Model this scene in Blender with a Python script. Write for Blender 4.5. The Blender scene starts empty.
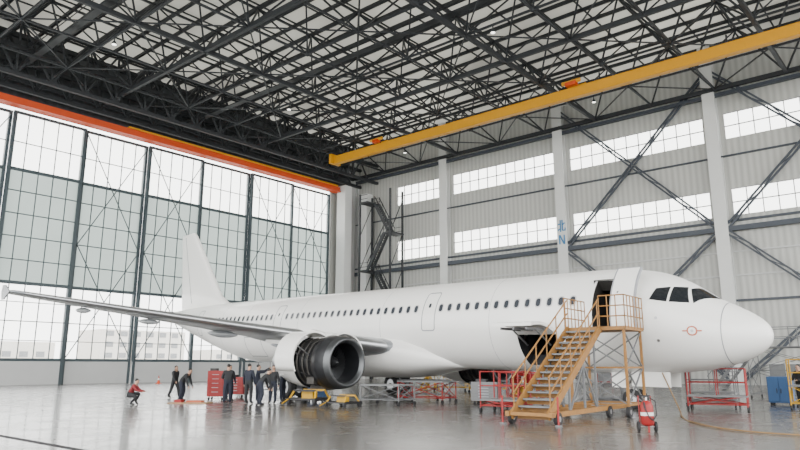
import bpy, bmesh, math, random
from mathutils import Vector, Matrix, Quaternion
random.seed(7)
S = bpy.context.scene
COL = S.collection
pi = math.pi

# ------------------------------------------------------------------ materials
def mat(name, col, rough=0.5, metal=0.0, noise=0.0, nscale=4.0, bump=0.0, emit=0.0, coat=0.0):
    m = bpy.data.materials.new(name); m.use_nodes = True
    nt = m.node_tree; b = nt.nodes["Principled BSDF"]
    b.inputs["Base Color"].default_value = (*col, 1)
    b.inputs["Roughness"].default_value = rough
    b.inputs["Metallic"].default_value = metal
    if coat: b.inputs["Coat Weight"].default_value = coat
    if emit:
        b.inputs["Emission Color"].default_value = (*col, 1)
        b.inputs["Emission Strength"].default_value = emit
    if noise or bump:
        tc = nt.nodes.new("ShaderNodeTexCoord"); n = nt.nodes.new("ShaderNodeTexNoise")
        n.inputs["Scale"].default_value = nscale; n.inputs["Detail"].default_value = 4
        nt.links.new(tc.outputs["Object"], n.inputs["Vector"])
        if noise:
            r = nt.nodes.new("ShaderNodeMix"); r.data_type = 'RGBA'
            r.inputs[6].default_value = (*[c*(1-noise) for c in col], 1)
            r.inputs[7].default_value = (*[min(1, c*(1+noise)) for c in col], 1)
            nt.links.new(n.outputs["Fac"], r.inputs[0]); nt.links.new(r.outputs[2], b.inputs["Base Color"])
        if bump:
            bp = nt.nodes.new("ShaderNodeBump"); bp.inputs["Strength"].default_value = bump
            nt.links.new(n.outputs["Fac"], bp.inputs["Height"]); nt.links.new(bp.outputs["Normal"], b.inputs["Normal"])
    return m

WHITE = mat("aircraft_white_paint", (0.83,0.825,0.80), 0.28, noise=0.03, nscale=0.6, coat=0.3)
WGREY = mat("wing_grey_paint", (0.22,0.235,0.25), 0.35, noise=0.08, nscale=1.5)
SEAM_SHADE = mat("panel_seam_and_edge_shade", (0.26,0.27,0.29), 0.5, noise=0.1)  # real seams, plus shade painted round the open passenger door
GLASSD = mat("dark_window_glass", (0.01,0.012,0.015), 0.08, noise=0.1)
CABWIN = mat("cabin_window", (0.04,0.045,0.055), 0.15, noise=0.1)
WFRAME = mat("cabin_window_frame", (0.5,0.5,0.5), 0.35, noise=0.05)
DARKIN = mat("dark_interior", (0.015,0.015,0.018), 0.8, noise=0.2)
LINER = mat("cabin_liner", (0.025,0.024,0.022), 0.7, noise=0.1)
METAL = mat("bare_metal", (0.45,0.46,0.48), 0.35, 0.9, noise=0.1)
LIPM = mat("inlet_lip_metal", (0.10,0.105,0.11), 0.35, 0.8, noise=0.15)
ENGD = mat("fan_case_dark", (0.018,0.019,0.022), 0.4, 0.3, noise=0.3, nscale=3)
ENGM = mat("engine_components", (0.08,0.076,0.07), 0.45, 0.6, noise=0.4, nscale=5)
RUBBER = mat("tyre_rubber", (0.02,0.02,0.022), 0.7, noise=0.2)
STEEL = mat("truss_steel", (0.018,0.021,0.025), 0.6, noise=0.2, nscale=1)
GIRT = mat("girt_steel", (0.045,0.055,0.072), 0.5, noise=0.15)
MULL = mat("mullion_steel", (0.045,0.065,0.075), 0.5, noise=0.15)
COLW = mat("column_white_paint", (0.66,0.67,0.66), 0.5, noise=0.05, nscale=1)
YEL = mat("crane_yellow", (0.66,0.30,0.0), 0.5, noise=0.05)
YEL2 = mat("gse_yellow", (0.46,0.26,0.01), 0.5, noise=0.25)
RUSTY = mat("stair_orange_yellow", (0.26,0.125,0.03), 0.6, noise=0.35, nscale=6)
ORG = mat("door_beam_orange", (0.60,0.06,0.004), 0.5, noise=0.08)
RED = mat("gse_red", (0.26,0.010,0.010), 0.5, noise=0.2)
GREYP = mat("gse_grey", (0.14,0.145,0.15), 0.5, noise=0.2)
BLUE = mat("sign_blue", (0.04,0.20,0.42), 0.5, noise=0.05)
CBLUE = mat("cabinet_blue", (0.03,0.09,0.22), 0.5, noise=0.1)
BLK = mat("black_plastic", (0.012,0.012,0.014), 0.5, noise=0.2)
ORGM = mat("marking_orange", (0.45,0.10,0.04), 0.5, noise=0.1)
LIPC = mat("lips", (0.30,0.13,0.10), 0.5, noise=0.1)
WPLAST = mat("white_plastic", (0.7,0.7,0.68), 0.4, noise=0.05)
LAMP = mat("lamp_glow", (1,0.97,0.9), 0.5, emit=4.0)
CONC = mat("low_wall_panel", (0.52,0.53,0.53), 0.6, noise=0.06, nscale=0.7)
HOSE = mat("hose_tan", (0.22,0.13,0.05), 0.6, noise=0.1)
WOOD = mat("plywood", (0.35,0.22,0.11), 0.6, noise=0.2)

def corrugated(name, col, scale, axis='X'):
    m = bpy.data.materials.new(name); m.use_nodes = True
    nt = m.node_tree; b = nt.nodes["Principled BSDF"]
    b.inputs["Roughness"].default_value = 0.45
    tc = nt.nodes.new("ShaderNodeTexCoord")
    w = nt.nodes.new("ShaderNodeTexWave"); w.bands_direction = axis
    w.inputs["Scale"].default_value = scale; w.inputs["Distortion"].default_value = 0
    nt.links.new(tc.outputs["Object"], w.inputs["Vector"])
    bp = nt.nodes.new("ShaderNodeBump"); bp.inputs["Strength"].default_value = 0.4; bp.inputs["Distance"].default_value = 0.05
    nt.links.new(w.outputs["Fac"], bp.inputs["Height"]); nt.links.new(bp.outputs["Normal"], b.inputs["Normal"])
    mx = nt.nodes.new("ShaderNodeMix"); mx.data_type = 'RGBA'
    mx.inputs[6].default_value = (*[c*0.8 for c in col],1); mx.inputs[7].default_value = (*col,1)
    nt.links.new(w.outputs["Fac"], mx.inputs[0]); nt.links.new(mx.outputs[2], b.inputs["Base Color"])
    return m
WALLM = corrugated("wall_cladding", (0.50,0.505,0.48), 0.55, 'X')
WALLD = corrugated("header_cladding", (0.05,0.06,0.068), 0.4, 'Y')

def glassmat(name, col, transp):
    m = bpy.data.materials.new(name); m.use_nodes = True
    nt = m.node_tree; nt.nodes.clear()
    o = nt.nodes.new("ShaderNodeOutputMaterial")
    t = nt.nodes.new("ShaderNodeBsdfTransparent"); t.inputs[0].default_value = (*col,1)
    d = nt.nodes.new("ShaderNodeBsdfTranslucent")
    tc = nt.nodes.new("ShaderNodeTexCoord"); n = nt.nodes.new("ShaderNodeTexNoise"); n.inputs["Scale"].default_value = 0.35
    nt.links.new(tc.outputs["Object"], n.inputs["Vector"])
    r = nt.nodes.new("ShaderNodeMix"); r.data_type='RGBA'
    r.inputs[6].default_value = (*[c*0.85 for c in col],1); r.inputs[7].default_value = (*col,1)
    nt.links.new(n.outputs["Fac"], r.inputs[0]); nt.links.new(r.outputs[2], d.inputs[0])
    x = nt.nodes.new("ShaderNodeMixShader"); x.inputs[0].default_value = 1-transp
    nt.links.new(t.outputs[0], x.inputs[1]); nt.links.new(d.outputs[0], x.inputs[2])
    nt.links.new(x.outputs[0], o.inputs[0])
    return m
G_CLEAR = glassmat("pane_clear", (0.97,0.98,0.98), 0.88)
G_FROST = glassmat("pane_frosted", (0.235,0.27,0.255), 0.03)
G_WHITE = glassmat("pane_white", (0.98,0.985,0.96), 0.75)

def deckmat():   # roofing sheets, translucency added so the sky brightens the deck
    m = bpy.data.materials.new("roof_panel"); m.use_nodes = True
    nt = m.node_tree; b = nt.nodes["Principled BSDF"]; o = nt.nodes["Material Output"]
    b.inputs["Base Color"].default_value = (0.45,0.44,0.39,1); b.inputs["Roughness"].default_value = 0.7
    d = nt.nodes.new("ShaderNodeBsdfTranslucent")
    tc = nt.nodes.new("ShaderNodeTexCoord"); n = nt.nodes.new("ShaderNodeTexNoise"); n.inputs["Scale"].default_value = 0.06
    nt.links.new(tc.outputs["Object"], n.inputs["Vector"])
    r = nt.nodes.new("ShaderNodeMix"); r.data_type='RGBA'
    r.inputs[6].default_value = (0.030,0.029,0.026,1); r.inputs[7].default_value = (0.105,0.102,0.088,1)
    mr = nt.nodes.new("ShaderNodeMapRange"); mr.inputs[1].default_value=.3; mr.inputs[2].default_value=.7
    nt.links.new(n.outputs["Fac"], mr.inputs[0]); nt.links.new(mr.outputs[0], r.inputs[0]); nt.links.new(r.outputs[2], d.inputs[0])
    a = nt.nodes.new("ShaderNodeAddShader")
    nt.links.new(b.outputs[0], a.inputs[0]); nt.links.new(d.outputs[0], a.inputs[1]); nt.links.new(a.outputs[0], o.inputs[0])
    return m
DECK = deckmat()

def floormat():
    m = bpy.data.materials.new("epoxy_floor"); m.use_nodes = True
    nt = m.node_tree; b = nt.nodes["Principled BSDF"]
    tc = nt.nodes.new("ShaderNodeTexCoord")
    n = nt.nodes.new("ShaderNodeTexNoise"); n.inputs["Scale"].default_value = 0.25; n.inputs["Detail"].default_value = 8
    nt.links.new(tc.outputs["Object"], n.inputs["Vector"])
    mx = nt.nodes.new("ShaderNodeMix"); mx.data_type='RGBA'
    mx.inputs[6].default_value = (0.062,0.056,0.051,1); mx.inputs[7].default_value = (0.14,0.13,0.118,1)
    nt.links.new(n.outputs["Fac"], mx.inputs[0])
    br = nt.nodes.new("ShaderNodeTexBrick"); br.offset = 0
    br.inputs["Scale"].default_value = 1; br.inputs["Brick Width"].default_value = 6; br.inputs["Row Height"].default_value = 6
    br.inputs["Mortar Size"].default_value = 0.02
    br.inputs["Color1"].default_value = (1,1,1,1); br.inputs["Color2"].default_value = (0.95,0.95,0.95,1); br.inputs["Mortar"].default_value = (0.6,0.6,0.6,1)
    nt.links.new(tc.outputs["Object"], br.inputs["Vector"])
    mm = nt.nodes.new("ShaderNodeMix"); mm.data_type='RGBA'; mm.blend_type='MULTIPLY'; mm.inputs[0].default_value = 1
    nt.links.new(mx.outputs[2], mm.inputs[6]); nt.links.new(br.outputs["Color"], mm.inputs[7])
    nt.links.new(mm.outputs[2], b.inputs["Base Color"])
    n2 = nt.nodes.new("ShaderNodeTexNoise"); n2.inputs["Scale"].default_value = 0.8; n2.inputs["Detail"].default_value = 6
    nt.links.new(tc.outputs["Object"], n2.inputs["Vector"])
    mr = nt.nodes.new("ShaderNodeMapRange"); mr.inputs[3].default_value = 0.15; mr.inputs[4].default_value = 0.36
    nt.links.new(n2.outputs["Fac"], mr.inputs[0]); nt.links.new(mr.outputs[0], b.inputs["Roughness"])
    b.inputs["Coat Weight"].default_value = 0.3; b.inputs["Coat Roughness"].default_value = 0.10
    bp = nt.nodes.new("ShaderNodeBump"); bp.inputs["Strength"].default_value = 0.08; bp.inputs["Distance"].default_value = 0.1
    nt.links.new(n2.outputs["Fac"], bp.inputs["Height"]); nt.links.new(bp.outputs["Normal"], b.inputs["Normal"])
    return m
FLOOR = floormat()

# ------------------------------------------------------------------ mesh builder
class MB:
    def __init__(s): s.v=[]; s.f=[]; s.m=[]; s.sm=[]; s.mats=[]
    def mi(s, m):
        if m not in s.mats: s.mats.append(m)
        return s.mats.index(m)
    def add(s, vs, fs, m, smooth=False):
        o=len(s.v); s.v += [tuple(v) for v in vs]; k=s.mi(m)
        for f in fs: s.f.append([i+o for i in f]); s.m.append(k); s.sm.append(smooth)
    def hexa(s, c, m):
        s.add(c, [(0,3,2,1),(4,5,6,7),(0,1,5,4),(1,2,6,5),(2,3,7,6),(3,0,4,7)], m)
    def box(s, c, d, m, rz=0.0):
        c=Vector(c); R=Matrix.Rotation(rz,3,'Z'); hx,hy,hz=d[0]/2,d[1]/2,d[2]/2
        s.hexa([c+R@Vector(p) for p in [(-hx,-hy,-hz),(hx,-hy,-hz),(hx,hy,-hz),(-hx,hy,-hz),(-hx,-hy,hz),(hx,-hy,hz),(hx,hy,hz),(-hx,hy,hz)]], m)
    def beam(s, p, q, w, m, h=None):
        p=Vector(p); q=Vector(q); d=q-p
        if d.length<1e-6: return
        d.normalize(); up=Vector((0,0,1)) if abs(d.z)<0.95 else Vector((0,1,0))
        a=d.cross(up).normalized(); b=a.cross(d).normalized(); h=h or w
        a*=w/2; b*=h/2
        s.hexa([p-a-b,p+a-b,p+a+b,p-a+b,q-a-b,q+a-b,q+a+b,q-a+b], m)
    def cyl(s, p, q, r, m, r2=None, seg=12, caps=True, smooth=True):
        p=Vector(p); q=Vector(q); r2=r if r2 is None else r2; d=(q-p).normalized()
        up=Vector((0,0,1)) if abs(d.z)<0.95 else Vector((0,1,0))
        a=d.cross(up).normalized(); b=a.cross(d)
        vs=[]
        for c,rr in ((p,r),(q,r2)):
            for i in range(seg):
                t=2*pi*i/seg; vs.append(c+(a*math.cos(t)+b*math.sin(t))*rr)
        s.add(vs,[(i,(i+1)%seg,seg+(i+1)%seg,seg+i) for i in range(seg)],m,smooth)
        if caps: s.add(vs,[tuple(range(seg))[::-1],tuple(range(seg,2*seg))],m)
    def path(s, pts, r, m, seg=6):
        for a,b in zip(pts,pts[1:]): s.cyl(a,b,r,m,seg=seg)
    def sph(s, c, r, m, seg=14, rings=8):
        if not isinstance(r,(tuple,list)): r=(r,r,r)
        vs=[];fs=[]
        for j in range(rings+1):
            ph=-pi/2+pi*j/rings
            for i in range(seg):
                t=2*pi*i/seg
                vs.append((c[0]+r[0]*math.cos(ph)*math.cos(t),c[1]+r[1]*math.cos(ph)*math.sin(t),c[2]+r[2]*math.sin(ph)))
        for j in range(rings):
            for i in range(seg):
                fs.append((j*seg+i,j*seg+(i+1)%seg,(j+1)*seg+(i+1)%seg,(j+1)*seg+i))
        s.add(vs,fs,m,True)
    def loft(s, rings, m, closed=True, caps=True, smooth=True):
        n=len(rings[0]); vs=[p for r in rings for p in r]; fs=[]
        for j in range(len(rings)-1):
            for i in range(n if closed else n-1):
                fs.append((j*n+i,j*n+(i+1)%n,(j+1)*n+(i+1)%n,(j+1)*n+i))
        s.add(vs,fs,m,smooth)
        if caps and closed:
            s.add(rings[0],[tuple(range(n))[::-1]],m); s.add(rings[-1],[tuple(range(n))],m)
    def revolve(s, prof, c, m, seg=36):   # about local x axis
        rings=[[(c[0]+x,c[1]+r*math.cos(2*pi*i/seg),c[2]+r*math.sin(2*pi*i/seg)) for i in range(seg)] for x,r in prof]
        s.loft(rings,m,caps=False)
    def build(s, name, parent=None, loc=(0,0,0), rot=(0,0,0), fixn=True, bevel=0):
        me=bpy.data.meshes.new(name); me.from_pydata(s.v,[],s.f)
        for m in s.mats: me.materials.append(m)
        for p,k,sm in zip(me.polygons,s.m,s.sm): p.material_index=k; p.use_smooth=sm
        if fixn:
            bm=bmesh.new(); bm.from_mesh(me); bmesh.ops.recalc_face_normals(bm,faces=bm.faces); bm.to_mesh(me); bm.free()
        ob=bpy.data.objects.new(name,me); COL.objects.link(ob)
        ob.location=loc; ob.rotation_euler=rot
        if parent: ob.parent=parent
        if bevel:
            b=ob.modifiers.new("bevel",'BEVEL'); b.width=bevel; b.segments=2; b.limit_method='ANGLE'
        return ob
def empty(name, loc=(0,0,0), rot=(0,0,0)):
    e=bpy.data.objects.new(name,None); COL.objects.link(e); e.location=loc; e.rotation_euler=rot; e.empty_display_size=0.5
    return e

# ------------------------------------------------------------------ hangar shell
XW, YW, ZR = -65.0, 66.0, 32.5
XE, YE = 24.0, -14.0
b=MB(); b.box(((XW+XE)/2,(YW+YE)/2,-0.1),(XE-XW+0.6,YW-YE+0.6,0.2),FLOOR); b.build("floor")
b=MB(); b.box((-20,6.4,0.004),(88,0.16,0.008),DARKIN); b.build("drain_channel")
GND=mat("outside_concrete",(0.55,0.55,0.52),0.8,noise=0.1,nscale=0.1)
b=MB(); b.box((-200,30,-0.35),(700,700,0.2),GND); b.build("outside_ground")

# back wall (along X at YW) with strip windows
cols=[-64.6,-48.5,-32.4,-16.3,-0.2,15.9]
b=MB()
zs=[(0,15.4),(18.0,22.9),(25.5,ZR)]
for z0,z1 in zs: b.box(((XW+XE)/2,YW+0.15,(z0+z1)/2),(XE-XW,0.3,z1-z0),WALLM)
for z0,z1 in ((15.4,18.0),(22.9,25.5)):
    for cx in cols: b.box((cx,YW+0.15,(z0+z1)/2),(1.9,0.3,z1-z0),WALLM)
    b.box((-60.6,YW+0.15,(z0+z1)/2),(7.4,0.3,z1-z0),WALLM)
b.build("wall_back")
wi=1
for z0,z1 in ((15.4,18.0),(22.9,25.5)):
    for k in range(5):
        x0=cols[k]+0.95; x1=cols[k+1]-0.95
        if k==0: x0=-56.9
        g=MB()
        g.add([(x0,YW+0.2,z0),(x1,YW+0.2,z0),(x1,YW+0.2,z1),(x0,YW+0.2,z1)],[(0,1,2,3)],G_WHITE)
        n=max(2,round((x1-x0)/1.3))
        for i in range(n+1):
            x=x0+(x1-x0)*i/n; g.box((x,YW+0.12,(z0+z1)/2),(0.07,0.12,z1-z0),GREYP)
        for zz in (z0,(z0+z1)/2,z1): g.box(((x0+x1)/2,YW+0.11,zz),(x1-x0,0.12,0.08),GREYP)
        g.build("window_%d"%wi); wi+=1
for cx in cols:
    c=MB()
    c.box((cx,YW-0.85,ZR/2),(1.15,0.1,ZR),COLW); c.box((cx,YW-0.1,ZR/2),(1.15,0.1,ZR),COLW); c.box((cx,YW-0.45,ZR/2),(0.2,0.8,ZR),COLW)
    c.box((cx,YW-0.5,0.15),(1.5,1.1,0.3),CONC)
    c.build("column")
g=MB()
for z,h in ((14.9,.2),(21.2,.14),(7.5,.2)):
    g.box(((XW+XE)/2,YW-0.12,z),(XE-XW,0.25,h),GIRT)
g.box(((XW+XE)/2,YW-0.5,14.1),(XE-XW,0.5,0.45),GIRT)
g.box(((XW+XE)/2,YW-0.5,27.3),(XE-XW,0.5,0.3),GIRT)
for z in (4,9.8,12): g.box(((XW+XE)/2,YW-0.06,z),(XE-XW,0.12,0.14),CONC)
def lattice(g,p,q,w):
    p=Vector(p);q=Vector(q);o=Vector((0,0,w/2))
    g.beam(p+o,q+o,0.17,GIRT);g.beam(p-o,q-o,0.17,GIRT)
    n=10
    for i in range(n):
        a=p.lerp(q,i/n); c=p.lerp(q,(i+1)/n); sg=1 if i%2 else -1
        g.beam(a+o*sg,c-o*sg,0.09,GIRT)
for k in (2,3,4):
    x0,x1=cols[k]+0.5,cols[k+1]-0.5
    for z0,z1 in ((14.4,29.5),(0.5,13.8)):
        lattice(g,(x0,YW-0.5,z0),(x1,YW-0.5,z1),0.45); lattice(g,(x0,YW-0.72,z1),(x1,YW-0.72,z0),0.45)
g.build("wall_bracing")

# sign: character for north and letter N on a column
s=MB(); X0=cols[2]; Yf=YW-0.93; K=.66
def st(x0,z0,x1,z1,w=0.2):
    if abs(x1-x0)>abs(z1-z0): s.beam((X0+x0*K,Yf,zc+z0*K),(X0+x1*K,Yf,zc+z1*K),0.05,BLUE,w*K)
    else: s.box((X0+(x0+x1)/2*K,Yf,zc+(z0+z1)/2*K),(w*K,0.05,(abs(z1-z0)+w*0.5)*K),BLUE)
zc=16.65
st(-0.17,-1.0,-0.17,0.9); st(0.17,-0.75,0.17,0.9)
st(-0.62,0.25,-0.17,0.28); st(-0.66,-0.75,-0.17,-0.5)
st(0.17,.12,.62,.42); st(0.17,-0.82,0.68,-0.82); st(0.66,-0.82,0.66,-0.45,0.16)
zc=15.1
st(-0.42,-0.7,-0.42,0.7,0.2); st(0.42,-0.7,0.42,0.7,0.2)
s.hexa([(X0-0.5*K,Yf-0.025,zc+0.8*K),(X0-0.25*K,Yf-0.025,zc+0.8*K),(X0-0.25*K,Yf+0.025,zc+0.8*K),(X0-0.5*K,Yf+0.025,zc+0.8*K),(X0+0.25*K,Yf-0.025,zc-0.8*K),(X0+0.5*K,Yf-0.025,zc-0.8*K),(X0+0.5*K,Yf+0.025,zc-0.8*K),(X0+0.25*K,Yf+0.025,zc-0.8*K)],BLUE)
s.build("north_sign")

# door wall (X = XW)
b=MB()
b.box((XW-0.6,(YW+YE)/2,(25.6+ZR)/2),(0.3,YW-YE,ZR-25.6),WALLD)
b.build("wall_left")
b=MB(); b.box((XW-0.2,63.7,12.7),(0.3,4.7,25.4),WALLM); b.build("wall_corner")
b=MB(); b.box((XW+1.2,(61.5+YE)/2,25.45),(0.8,61.5-YE,0.6),ORG); b.box((XW+1.2,(61.5+YE)/2,25.1),(1.2,61.5-YE,0.12),ORG)
b.box((XW+1.2,46,25.83),(1.1,30,0.16),YEL)
b.build("door_head_beam")
b=MB(); b.box((XW+1.6,62.4,13.0),(1.6,1.3,26),COLW); b.box((XW+3.4,64.8,12.5),(1.5,1.3,25),COLW); b.build("corner_column")
bw=6.75; dn=1
for k in range(11):
    y1=61.15-bw*k; y0=y1-bw
    if y1<-12: break
    d=MB(); X=XW+(0.2 if k%2 else -0.15)
    def pane(z0,z1,m): d.add([(X,y0,z0),(X,y1,z0),(X,y1,z1),(X,y0,z1)],[(0,1,2,3)],m)
    d.box((X,(y0+y1)/2,1.1),(0.22,bw-.02,2.2),CONC)
    pane(2.2,9.0,G_CLEAR); pane(9.0,19.4,G_FROST); pane(19.4,25.0,G_WHITE)
    for y in (y0+0.15,y1-0.15): d.box((X,y,12.45),(0.4,0.26,24.9),MULL)
    for i in (1,2,3,4): d.box((X+0.06,y0+bw*i/5,(2.2+24.9)/2),(0.1,0.07,22.7),MULL)
    for zz,w in ((2.2,0.26),(3.9,0.06),(5.6,0.08),(7.3,0.06),(9.0,0.3),(11.1,0.08),(13.2,0.08),(15.3,0.08),(17.4,0.08),(19.4,0.3),(22.0,0.06),(24.8,0.26)):
        d.box((X+0.07,(y0+y1)/2,zz),(0.14,bw,w),MULL)
    if k%3!=2:
        xx=X+0.3
        for za,zb_ in ((2.4,13.2),(13.2,24.4)):
            d.cyl((xx,y0+.2,za),(xx,y1-.2,zb_),0.05,MULL,seg=6); d.cyl((xx,y1-.2,za),(xx,y0+.2,zb_),0.05,MULL,seg=6)
    d.build("door_%d"%dn); dn+=1

# roof deck
b=MB(); b.add([(XW-.7,YE-.5,ZR+.3),(XE+.5,YE-.5,ZR+.3),(XE+.5,YW+.5,ZR+.3),(XW-.7,YW+.5,ZR+.3)],[(0,1,2,3)],DECK)
b.build("ceiling")
p=MB()
y=YE
while y<YW:
    p.box(((XW+XE)/2,y,ZR+.1),(XE-XW,0.24,0.3),STEEL); y+=2.1
x=XW
while x<XE:
    p.box((x,(YW+YE)/2,ZR+.16),(0.12,YW-YE,0.12),STEEL); x+=3.05
p.build("roof_purlins")
# space frame
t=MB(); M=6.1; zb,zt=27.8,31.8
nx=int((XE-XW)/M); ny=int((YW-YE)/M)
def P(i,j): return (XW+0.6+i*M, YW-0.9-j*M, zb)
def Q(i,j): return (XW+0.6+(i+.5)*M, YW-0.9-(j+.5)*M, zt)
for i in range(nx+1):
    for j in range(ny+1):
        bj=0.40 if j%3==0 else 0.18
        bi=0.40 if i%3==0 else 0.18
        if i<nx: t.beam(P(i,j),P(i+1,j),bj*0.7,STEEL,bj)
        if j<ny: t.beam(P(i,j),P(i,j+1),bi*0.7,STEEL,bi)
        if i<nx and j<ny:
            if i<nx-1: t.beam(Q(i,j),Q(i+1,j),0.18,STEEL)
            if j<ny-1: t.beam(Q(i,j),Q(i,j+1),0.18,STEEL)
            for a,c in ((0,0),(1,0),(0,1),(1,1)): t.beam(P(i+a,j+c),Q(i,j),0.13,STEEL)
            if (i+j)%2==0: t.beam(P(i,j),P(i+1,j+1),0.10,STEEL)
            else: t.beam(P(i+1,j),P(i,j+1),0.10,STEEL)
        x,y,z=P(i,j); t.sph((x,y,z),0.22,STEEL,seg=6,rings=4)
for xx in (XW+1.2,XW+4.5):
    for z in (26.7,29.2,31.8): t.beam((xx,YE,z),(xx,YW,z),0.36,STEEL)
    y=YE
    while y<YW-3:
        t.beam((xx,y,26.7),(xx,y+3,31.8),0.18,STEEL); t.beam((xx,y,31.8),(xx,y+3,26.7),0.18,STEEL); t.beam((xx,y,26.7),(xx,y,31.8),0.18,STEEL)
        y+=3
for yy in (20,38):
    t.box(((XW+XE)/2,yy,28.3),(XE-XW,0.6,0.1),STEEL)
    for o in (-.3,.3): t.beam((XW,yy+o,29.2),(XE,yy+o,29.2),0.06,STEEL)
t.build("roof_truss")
l=MB()
for i in range(2,nx,4):
    for j in range(1,ny,3):
        x,y,z=P(i,j); x+=2.6; l.cyl((x,y,z+.1),(x,y,z-0.4),0.05,STEEL,seg=6); l.cyl((x,y,z-0.4),(x,y,z-0.65),0.1,STEEL,r2=0.24,seg=10); l.cyl((x,y,z-0.66),(x,y,z-0.68),0.18,LAMP,seg=10)
l.build("high_bay_lamps")

# underslung yellow crane runway, hung from the roof truss
c=MB(); cy=54.5; cz=26.6
c.box((-17.5,cy,cz),(79,0.12,0.9),YEL); c.box((-17.5,cy,cz+0.45),(79,0.6,0.08),YEL); c.box((-17.5,cy,cz-0.45),(79,0.6,0.08),YEL)
c.box((-17.5,cy-0.24,cz),(79,0.06,0.86),YEL)
for i in range(15):
    x=-55+i*5.4; c.cyl((x,cy,cz+0.4),(x,cy,27.9),0.08,STEEL,seg=6)
c.box((-57.2,cy,cz+0.1),(0.4,1.6,1.2),YEL)
for x,sz in ((-49.5,1.4),(-25.0,1.8)):
    c.box((x,cy+0.8,cz+0.6),(sz,0.9,0.6),YEL); c.box((x,cy-0.8,cz+0.6),(sz*0.6,0.5,0.35),ORG); c.cyl((x-.9,cy-.8,cz+.8),(x+.9,cy-.8,cz+.8),0.18,YEL)
c.build("overhead_crane")

# corner stair tower
st_=MB()
for x in (-60.0,-54.6):
    for y in (62.0,64.4): st_.beam((x,y,0),(x,y,24.2),0.22,STEEL)
lv=[0,4.6,9.2,13.8,18.4,23.0]
for k in range(5):
    z0,z1=lv[k],lv[k+1]; xa,xb=(-58.6,-55.8) if k%2 else (-55.8,-58.6); yy=62.5 if k%2 else 63.8
    for o in (-.45,.45):
        st_.beam((xa,yy+o,z0),(xb,yy+o,z1),0.1,STEEL,0.4); st_.beam((xa,yy+o,z0+1),(xb,yy+o,z1+1),0.09,STEEL)
        for i in range(6): f=i/5; st_.beam((xa+(xb-xa)*f,yy+o,z0+(z1-z0)*f),(xa+(xb-xa)*f,yy+o,z0+(z1-z0)*f+1),0.05,STEEL)
    for i in range(16):
        f=i/16; st_.box((xa+(xb-xa)*f,yy,z0+(z1-z0)*f),(0.3,0.9,0.05),STEEL)
    px_=-59.3 if xb<xa else -55.1
    st_.box((px_,63.2,z1),(1.4,2.6,0.2),STEEL)
    for h in (0.5,1.05):
        st_.beam((px_-.7,61.95,z1+h),(px_+.7,61.95,z1+h),0.06,STEEL); st_.beam((px_-.7,64.4,z1+h),(px_+.7,64.4,z1+h),0.06,STEEL)
    for x in (-60,-54.6): st_.beam((x,62,z0),(x,64.4,z1),0.08,STEEL)
st_.build("stair_tower")

# clutter along back wall
def cabinet(name,loc,d,m,rz=0):
    c=MB(); x,y,z=d
    c.box((0,0,z/2+0.1),(x,y,z),m)
    for sx in (-1,1):
        c.box((sx*x*0.25,-y/2-0.02,z/2+0.1),(x*0.46,0.03,z*0.9),GREYP if m!=CBLUE else CBLUE); c.box((sx*0.08,-y/2-0.05,z*0.55),(0.03,0.03,0.2),BLK)
        for sy in (-1,1): c.cyl((sx*x*.4-.04,sy*y*.35,0.06),(sx*x*.4+.04,sy*y*.35,0.06),0.06,RUBBER,seg=10)
    c.build(name,loc=loc,rot=(0,0,rz),bevel=0.01)
for i,(x,w,h,m) in enumerate([(-44,2.4,2.1,GREYP),(-40,1.8,1.4,CBLUE),(-36.5,2.2,1.9,CONC),(-27,3,1.6,RED),(-22,2.2,2.0,GREYP),(-12,2.6,1.8,CONC),(-8,2,2.2,CBLUE),(-3,2.6,1.8,GREYP)]):
    cabinet("storage_cabinet",(x,63.7,0),(w,0.9,h),m)
cabinet("storage_cabinet",(-6.6,33.2,0),(0.9,0.7,1.1),CBLUE)
bm_=mat("distant_facade",(0.62,0.58,0.52),0.8,noise=0.1,nscale=0.2)
for i,(y,w,h) in enumerate([(60,30,8),(100,26,12),(138,30,7),(170,24,10),(210,30,9)]):
    c=MB(); c.box((-190,y,h/2-.3),(14,w,h),bm_)
    for f in range(int(h//3)):
        for k in range(int(w//4)): c.box((-182.9,y-w/2+2.5+k*4,1.6+f*3),(0.15,2,1.4),GREYP)
    c.build("distant_building")

# ------------------------------------------------------------------ airplane
PL=empty("airplane",(-5.1,25.6,3.33),(0,-0.0192,math.radians(175.5)))
TAB=[(0,-.63,-.67,.02),(.06,-.42,-.86,.23),(.2,-.2,-1.07,.44),(.45,.02,-1.28,.68),(.8,.24,-1.47,.92),(1.25,.48,-1.64,1.16),(1.7,.72,-1.76,1.34),(2.1,1.0,-1.85,1.47),(2.6,1.32,-1.92,1.6),(3.1,1.58,-1.97,1.7),(3.7,1.79,-2.02,1.8),(4.5,1.95,-2.05,1.89),(5.5,2.04,-2.07,1.95),(6.5,2.07,-2.07,1.975),(20,2.07,-2.07,1.975),(29.5,2.07,-2.07,1.975),(31.5,2.07,-1.98,1.96),(33.5,2.07,-1.68,1.86),(36,2.05,-1.12,1.62),(38.5,2.0,-.5,1.27),(41,1.9,.15,.86),(43,1.78,.68,.52),(44.2,1.66,1.0,.3),(44.51,1.5,1.15,.14)]
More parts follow.
